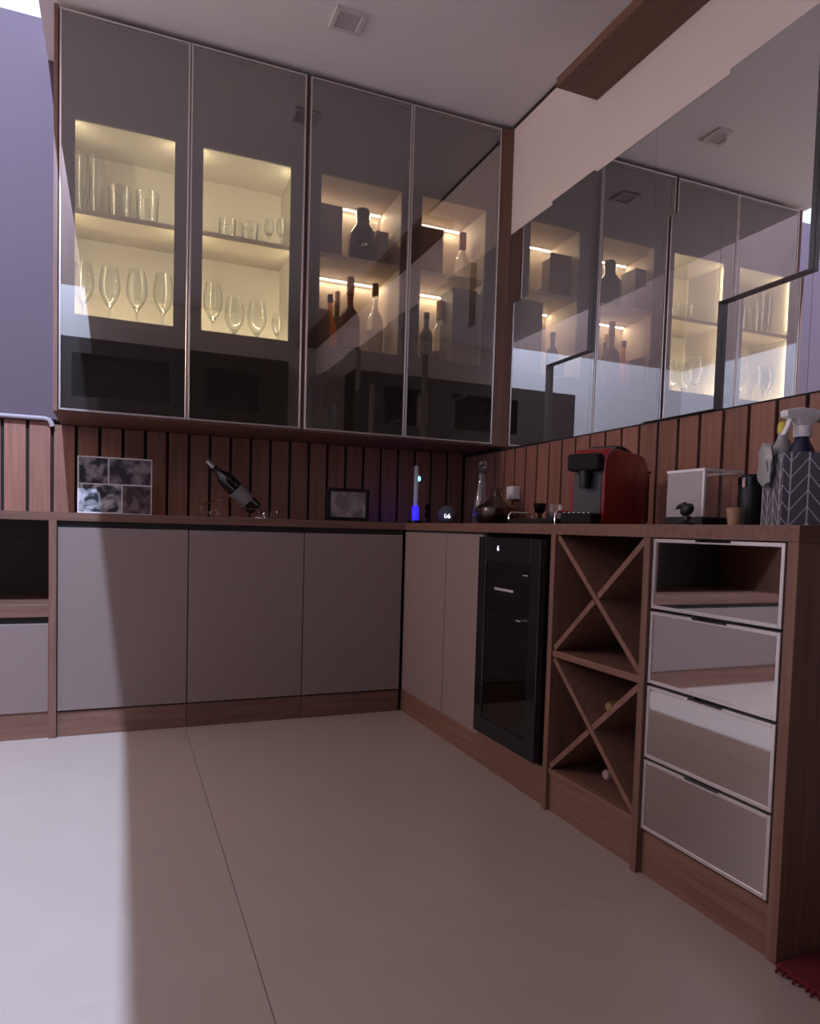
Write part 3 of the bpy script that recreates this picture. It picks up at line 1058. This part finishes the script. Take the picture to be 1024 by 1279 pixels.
# round speaker with clock digits
DX, DY = -0.232, -0.27
rs_ = empty('smart_speaker', (DX, DY, ZW1), 'round grey fabric speaker with glowing clock digits', 'speaker')
prof = [(0, 0), (.034, 0)] + [(.051 * math.cos(math.radians(a)), .049 + .051 * math.sin(math.radians(a))) for a in range(-48, 90, 8)] + [(0, .10)]
MB().lathe(prof, 28, (DX, DY, ZW1)).build('body', 'fabric_grey', rs_, True)
MB().lathe([(.0335, .0), (.0355, .0), (.0375, .012), (.0355, .012)], 28, (DX, DY, ZW1), close=True).build('base_ring', 'black_gloss', rs_, True)
tx = text_mesh('clock_digits', '06', .034, 'digits', rs_)
vv = (CAM - Vector((DX, DY, ZW1 + .04)))
az = math.atan2(vv.y, vv.x)
tx.rotation_euler = (math.radians(80), 0, az + math.pi / 2)
tx.location = (math.cos(az) * .0512, math.sin(az) * .0512, .043)

# carafe with stopper and round decanter
CX, CY = -0.118, -0.42
cf = empty('carafe', (CX, CY, ZW1), 'tall clear glass carafe with ball stopper in the corner', 'carafe')
MB().lathe([(0, 0), (.045, 0), (.048, .006), (.046, .10), (.03, .19), (.018, .235), (.02, .26), (.018, .26), (.016, .235), (.027, .19), (.043, .10), (.043, .012), (0, .012)], 24, (CX, CY, ZW1)).build('body', 'glass', cf, True)
MB().lathe([(0, .25), (.014, .25), (.015, .262), (.009, .27), (.012, .285)] + [(.024 * math.cos(math.radians(a)), .308 + .024 * math.sin(math.radians(a))) for a in range(-50, 90, 14)] + [(0, .332)], 20, (CX, CY, ZW1)).build('stopper', 'glass', cf, True)
QX, QY = -0.13, -0.60
dc = empty('decanter', (QX, QY, ZW1), 'wide round-bellied dark glass decanter in the corner before the slats', 'decanter')
MB().lathe([(0, 0), (.07, 0), (.098, .018), (.108, .05), (.10, .085), (.06, .112), (.032, .13), (.024, .15), (.032, .175), (.029, .175), (.021, .15), (.029, .13), (.057, .110), (.097, .083), (.104, .05), (.094, .02), (.068, .006), (0, .006)], 32, (QX, QY, ZW1)).build('body', 'glass_tint', dc, True)
MB().lathe([(0, .0065), (.067, .0065), (.093, .021), (.102, .045), (.1, .052), (0, .052)], 32, (QX, QY, ZW1)).build('wine', 'glass_brown', dc, True)

# wall socket with white adapter
p = at(646, 616, 'x', 0.0)
ad = empty('power_adapter', (0, p.y, p.z), 'white power adapter plugged into the slatted wall, cable hanging', 'adapter')
box('body', -0.045, -0.001, p.y - .03, p.y + .03, p.z - .032, p.z + .032, 'white_plastic', ad, bev=.004, seg=2)
MB().tube([(-0.03, p.y, p.z - .03), (-0.032, p.y - .004, p.z - .07), (-0.04, p.y + .01, ZW1 + .02), (-0.06, p.y + .05, ZW1 + .004)], .0022, 6).build('cable', 'black', ad, True)

# ------------------------------------------------------------------ things on the right worktop
# tray
TY0, TY1, TX0, TX1 = -1.588, -1.31, -0.49, -0.365
tr = empty('serving_tray', ((TX0 + TX1) / 2, (TY0 + TY1) / 2, ZW1), 'black serving tray with chrome bar handles', 'tray')
t_ = MB()
t_.box(TX0, TX1, TY0, TY1, ZW1, ZW1 + .006, .002)
t_.box(TX0, TX0 + .006, TY0, TY1, ZW1 + .006, ZW1 + .02, .001).box(TX1 - .006, TX1, TY0, TY1, ZW1 + .006, ZW1 + .02, .001)
t_.box(TX0 + .006, TX1 - .006, TY0, TY0 + .006, ZW1 + .006, ZW1 + .02, .001).box(TX0 + .006, TX1 - .006, TY1 - .006, TY1, ZW1 + .006, ZW1 + .02, .001)
t_.build('body', 'black', tr)
for yy in (TY0 - .008, TY1 + .008):
    MB().tube([(TX0 + .012, yy, ZW1 + .002), (TX0 + .012, yy, ZW1 + .034), (TX0 + .018, yy, ZW1 + .042), (TX1 - .018, yy, ZW1 + .042), (TX1 - .012, yy, ZW1 + .034), (TX1 - .012, yy, ZW1 + .002)], .0045, 8).build('handle', 'chrome', tr, True)
q = at(674, 640, 'x', -0.42)
o = glass_thing('shot_glass', [(0, 0), (.022, 0), (.018, .012), (.008, .022), (.008, .03), (.018, .042), (.024, .07), (.022, .07), (.016, .044), (0, .034)], 'glass_smoke', 'small waisted brown glass on the black tray', 'glass', None, (-0.42, q.y, ZW1 + .006))
o = glass_thing('espresso_glass', make_tumbler(.062, .024, .03, .006), 'glass', 'clear espresso glass on the tray beside the coffee machine', 'glass', None, (-0.44, -1.54, ZW1 + .006))

# red capsule coffee machine
cm = empty('coffee_machine', (0, 0, 0), 'glossy red capsule coffee machine with black front', 'coffee machine')
W = .06
H = .245
pr_ = [(-.165, 0), (.165, 0), (.165, .185), (.155, H - .022), (.125, H)]
pr_ += [(-.085, H - .002)]
for a in range(0, 91, 15):
    aa = math.radians(90 + a)
    pr_.append((-.10 + .065 * math.cos(aa), H - .068 + .065 * math.sin(aa)))
sh = MB().prism(pr_, -W, W, 'y', bev=.008).build('shell', 'red_gloss', cm, True)
box('front_panel', .165, .168, -W + .012, W - .012, .035, .175, 'black', cm, bev=.001)
MB().lathe([(0, .115), (.014, .115), (.017, .13), (.017, .168), (0, .168)], 20, (.185, 0, 0)).build('spout', 'black', cm, True)
box('head', .165, .205, -W + .006, W - .006,   .168, .222, 'black_soft', cm, bev=.008, seg=2)
dt = box('drip_tray', .168, .235, -W + .008, W - .008, 0, .035, 'black_soft', cm, bev=.004, seg=2)
gr = MB()
for i in range(6):
    gr.box(.174, .230, -.046 + i * .0166, -.040 + i * .0166, .0345, .0375)
gr.build('grid', 'steel', dt)
MB().tube([(-.05, -.04, H + .0), (.02, -.04, H + .012), (.06, -.04, H + .008), (.06, .04, H + .008), (.02, .04, H + .012), (-.05, .04, H + .0)], .006, 8).build('lever', 'black', cm, True)
box('water_tank', -.205, -.166, -W + .01, W - .01, .012, .185, 'glass_smoke', cm, bev=.008, seg=2)
box('tank_lid', -.207, -.164, -W + .008, W - .008, .186, .196, 'black', cm, bev=.003)
cm.location = (-0.2965, -1.643, ZW1)
cm.rotation_euler = (0, 0, math.radians(206))

# acrylic box
ab = empty('acrylic_box', (-0.355, -2.10, ZW1), 'clear acrylic display box with white lid rim on black base', 'acrylic box')
AX0, AX1, AY0, AY1 = -0.42, -0.29, -2.164, -2.035
box('base', AX0 - .004, AX1 + .004, AY0 - .004, AY1 + .004, ZW1, ZW1 + .024, 'black', ab, bev=.002)
za, zb = ZW1 + .024, ZW1 + .142
box('panel', AX0, AX0 + .003, AY0, AY1, za, zb, 'frosted', ab)
box('panel', AX1 - .003, AX1, AY0, AY1, za, zb, 'acrylic', ab)
box('panel', AX0 + .003, AX1 - .003, AY0, AY0 + .003, za, zb, 'acrylic', ab)
box('panel', AX0 + .003, AX1 - .003, AY1 - .003, AY1, za, zb, 'acrylic', ab)
rim = MB()
rim.box(AX0 - .002, AX1 + .002, AY0 - .002, AY0 + .006, zb, zb + .007).box(AX0 - .002, AX1 + .002, AY1 - .006, AY1 + .002, zb, zb + .007).box(AX0 - .002, AX0 + .006, AY0 + .006, AY1 - .006, zb, zb + .007).box(AX1 - .006, AX1 + .002, AY0 + .006, AY1 - .006, zb, zb + .007)
rim.build('lid_rim', 'white_plastic', ab)
box('lid', AX0 + .006, AX1 - .006, AY0 + .006, AY1 - .006, zb + .001, zb + .005, 'acrylic', ab)
po = MB()
for (px, py) in ((AX0 + .0015, AY0 + .0015),):
    po.box(px - .003, px + .003, py - .003, py + .003, za, zb)
po.build('corner_strip', 'white_plastic', ab)

# dark stopper in front of the box
q = at(858, 640, 'x', -0.47)
bd = empty('bird_stopper', (-0.47, q.y, ZW1), 'small black bird-shaped bottle stopper before the acrylic box', 'bottle stopper')
MB().lathe([(0, 0), (.018, 0), (.020, .006), (.010, .014), (.009, .024), (0, .024)], 16, (-0.47, q.y, ZW1)).build('base', 'black', bd, True)
t = MB()
t.lathe([(0, -.02), (.010, -.016), (.015, -.004), (.014, .008), (.008, .017), (0, .02)], 16, (-0.47, q.y, ZW1 + .040), mtx=Matrix.Rotation(math.radians(55), 4, 'X'))
t.build('body', 'black', bd, True)
MB().tube([(-0.47, q.y + .006, ZW1 + .052), (-0.474, q.y + .022, ZW1 + .048), (-0.476, q.y + .034, ZW1 + .042)], [.009, .007, .0015], 8).build('head', 'black', bd, True)

# small beige cup and black canister
q = at(917, 645, 'x', -0.40)
cu = empty('espresso_cup', (-0.40, q.y, ZW1), 'small brown paper cup beside the acrylic box', 'cup')
MB().lathe([(0, 0), (.014, 0), (.019, .045), (.0175, .045), (.0135, .003), (0, .003)], 20, (-0.40, q.y, ZW1)).build('body', 'cork', cu, True)
MB().tube([(-0.40 + .0185 * math.cos(k * .3927), q.y + .0185 * math.sin(k * .3927), ZW1 + .045) for k in range(16)], .0012, 6, True).build('rim', 'cork', cu, True)
q = at(937, 640, 'x', -0.33)
ca = empty('coffee_canister', (-0.33, q.y, ZW1), 'tall black canister with metal clip behind the patterned basket', 'canister')
MB().lathe([(0, 0), (.030, 0), (.031, .004), (.031, .105), (0, .105)], 24, (-0.33, q.y, ZW1)).build('body', 'black', ca, True)
MB().lathe([(0, .1055), (.032, .1055), (.032, .125), (.026, .132), (0, .132)], 24, (-0.33, q.y, ZW1)).build('lid', 'black_gloss', ca, True)
box('clip', -0.366, -0.360, q.y - .012, q.y - .002, ZW1 + .098, ZW1 + .122, 'chrome', ca, bev=.001)

# patterned basket with cleaning things
BA = math.radians(-32)
bs = empty('fabric_basket', (0, 0, 0), 'grey fabric basket with white chevron lines at the worktop end', 'basket')
BW, BD, BH = .20, .13, .165
b_ = MB()
t2 = .005
b_.box(0, BW, 0, t2, 0, BH, .001).box(0, BW, BD - t2, BD, 0, BH, .001).box(0, t2, t2, BD - t2, 0, BH, .001).box(BW - t2, BW, t2, BD - t2, 0, BH, .001)
b_.box(t2, BW - t2, t2, BD - t2, 0, .004)
b_.build('body', 'chevron', bs)
cn = Vector((-0.45, -2.416, ZW1))
bs.location = cn
bs.rotation_euler = (0, 0, BA)


def bl_(x, y, z=0):
    c, s = math.cos(BA), math.sin(BA)
    return Vector((cn.x + x * c - y * s, cn.y + x * s + y * c, ZW1 + .0042 + z))


sy = empty('spray_bottle', (0, 0, 0), 'spray bottle with white trigger head and navy body in basket', 'spray bottle')
MB().lathe([(0, 0), (.030, 0), (.033, .005), (.033, .14), (.030, .165), (.016, .195), (.014, .205), (0, .205)], 24).build('body', 'navy', sy, True)
MB().lathe([(0, .203), (.019, .203), (.019, .228), (0, .228)], 20).build('collar', 'white_plastic', sy, True)
hd = MB()
hd.prism([(-.052, .262), (-.05, .246), (-.022, .242), (-.016, .228), (.018, .228), (.03, .244), (.058, .238), (.058, .25), (.034, .266), (-.01, .27)], -.013, .013, 'y', bev=.004)
hd.build('trigger_head', 'white_plastic', sy, True)
MB().prism([(-.036, .245), (-.028, .245), (-.034, .225), (-.048, .203), (-.053, .206), (-.042, .226)], -.007, .007, 'y', bev=.002).build('trigger', 'white_plastic', sy, True)
sy.location = bl_(.062, .075)
sy.rotation_euler = (0, 0, math.radians(-12))
cb2 = empty('detergent_bottle', (0, 0, 0), 'clear detergent bottle with yellow cap at the basket edge', 'bottle')
MB().lathe([(0, 0), (.022, 0), (.024, .004), (.024, .16), (.02, .185), (.011, .205), (.011, .215), (0, .215)], 20).build('body', 'clear_bag', cb2, True)
MB().lathe([(0, .2152), (.0125, .2152), (.0125, .235), (.008, .242), (0, .242)], 16).build('cap', 'yellow', cb2, True)
cb2.location = bl_(.0295, .10)
# plastic bag hanging over the edge
t = bmesh.new()
bmesh.ops.create_icosphere(t, subdivisions=3, radius=1)
rnd = random.Random(3)
for v in t.verts:
    n = v.co.copy()
    f_ = 1 + .13 * math.sin(7 * n.x + 3 * n.z) * math.cos(6 * n.y - 2 * n.z) + .05 * rnd.uniform(-1, 1)
    rr_ = max(math.hypot(n.x, n.y), 1e-4)
    k_ = (1 - abs(n.z) ** 5) ** .5 / max(rr_, .12) * min(1, rr_ / .12)
    v.co = Vector((n.x * k_ * .013 * f_, n.y * k_ * .032 * f_, n.z * .050 * f_))
mb = MB()
mb._add(t, Matrix.Rotation(BA, 4, 'Z'))
bg = mb.build('plastic_bag', 'clear_bag', None, True)
tag(bg, 'crumpled translucent plastic bag hanging over the basket edge', 'bag')
pb = bl_(-.014, .07, .085)
bg.location = (pb.x, pb.y, pb.z)

# red rug on the floor
rgo = empty('red_rug', (-0.3, -3.3, 0), 'deep red shaggy rug on the floor beside the drawer unit', 'rug')
box('pile', -0.575, -0.03, -4.0, -2.562, 0.0, 0.014, 'rug', rgo, bev=.004, seg=2)
fr_m = MB()
for k in range(110):
    yy = -2.57 - k * .0129
    fr_m.tube([(-0.572, yy, .008), (-0.585 + rnd.uniform(-.004, .004), yy + rnd.uniform(-.004, .004), .003)], .0025, 4)
o = fr_m.build('fringe', 'rug', rgo)
o['kind'] = 'stuff'

# ------------------------------------------------------------------ behind the camera (seen in the glass and mirrors)
tc_ = empty('tall_cabinet', (-1.6, -4.05, 0), 'dark wooden tall cabinet with open black niches opposite the glass doors', 'cabinet')
TX_0, TX_1, TF = -2.92, -0.35, -3.90
f = MB()
f.box(TX_0, TX_1, TF, TF + .02, 0.0, 1.93).box(TX_0, TX_1, TF, TF + .02, 2.30, 2.43)
for a, b2 in ((TX_0, -2.22), (-1.42, -1.12), (-0.62, TX_1)):
    f.box(a, b2, TF, TF + .02, 1.93, 2.30)
f.build('front', 'wood_dark', tc_)
f = MB()
f.box(TX_0, TX_0 + .02, YR + .002, TF, 0, 2.43).box(TX_1 - .02, TX_1, YR + .002, TF, 0, 2.43).box(TX_0 + .02, TX_1 - .02, YR + .002, TF, 2.41, 2.43)
f.build('carcass', 'wood_dark', tc_)
for a, b2 in ((-2.22, -1.42), (-1.12, -0.62)):
    f = MB()
    f.box(a, b2, TF - .2, TF - .19, 1.93, 2.30).box(a, b2, TF - .19, TF, 1.92, 1.93).box(a, b2, TF - .19, TF, 2.30, 2.31)
    f.build('niche', 'gap_black', tc_)

# lamp high in the open well
lp = empty('well_lamp', (LAMP_POS[0], LAMP_POS[1], LAMP_POS[2]), 'small white ceiling lamp high in the open well', 'lamp')
MB().lathe([(0, 4.998), (.05, 4.998), (.05, 4.985), (.006, 4.98), (.006, 4.80), (.03, 4.79), (.03, 4.765), (0, 4.765)], 20, (LAMP_POS[0], LAMP_POS[1], 0)).build('stem', 'white_plastic', lp, True)
ld = bpy.data.lights.new('bulb_light', 'POINT')
ld.energy = LAMP_POWER
ld.color = (0.55, 0.725, 1.06)
ld.shadow_soft_size = 0.014
lo = bpy.data.objects.new('bulb_light', ld)
COL.objects.link(lo)
lo.parent = lp

# added warm fill light, out of view, brightening the right wall and ceiling
rl = empty('fill_lamp', (XL, -0.72, 2.45), 'added box-shaped warm fill light on the far brown wall, out of view', 'lamp')
box('housing', XL, XL + .05, -1.05, -0.39, 2.20, 2.70, 'white_plastic', rl, bev=.004)
box('diffuser', XL + .05, XL + .056, -1.02, -0.42, 2.23, 2.67, 'fill_glow', rl)
area_light('fill_light', (XL + .062, -0.72, 2.45), (1, -.1, 0), .60, .44, FILL_POWER, (1.0, .70, .55), rl)
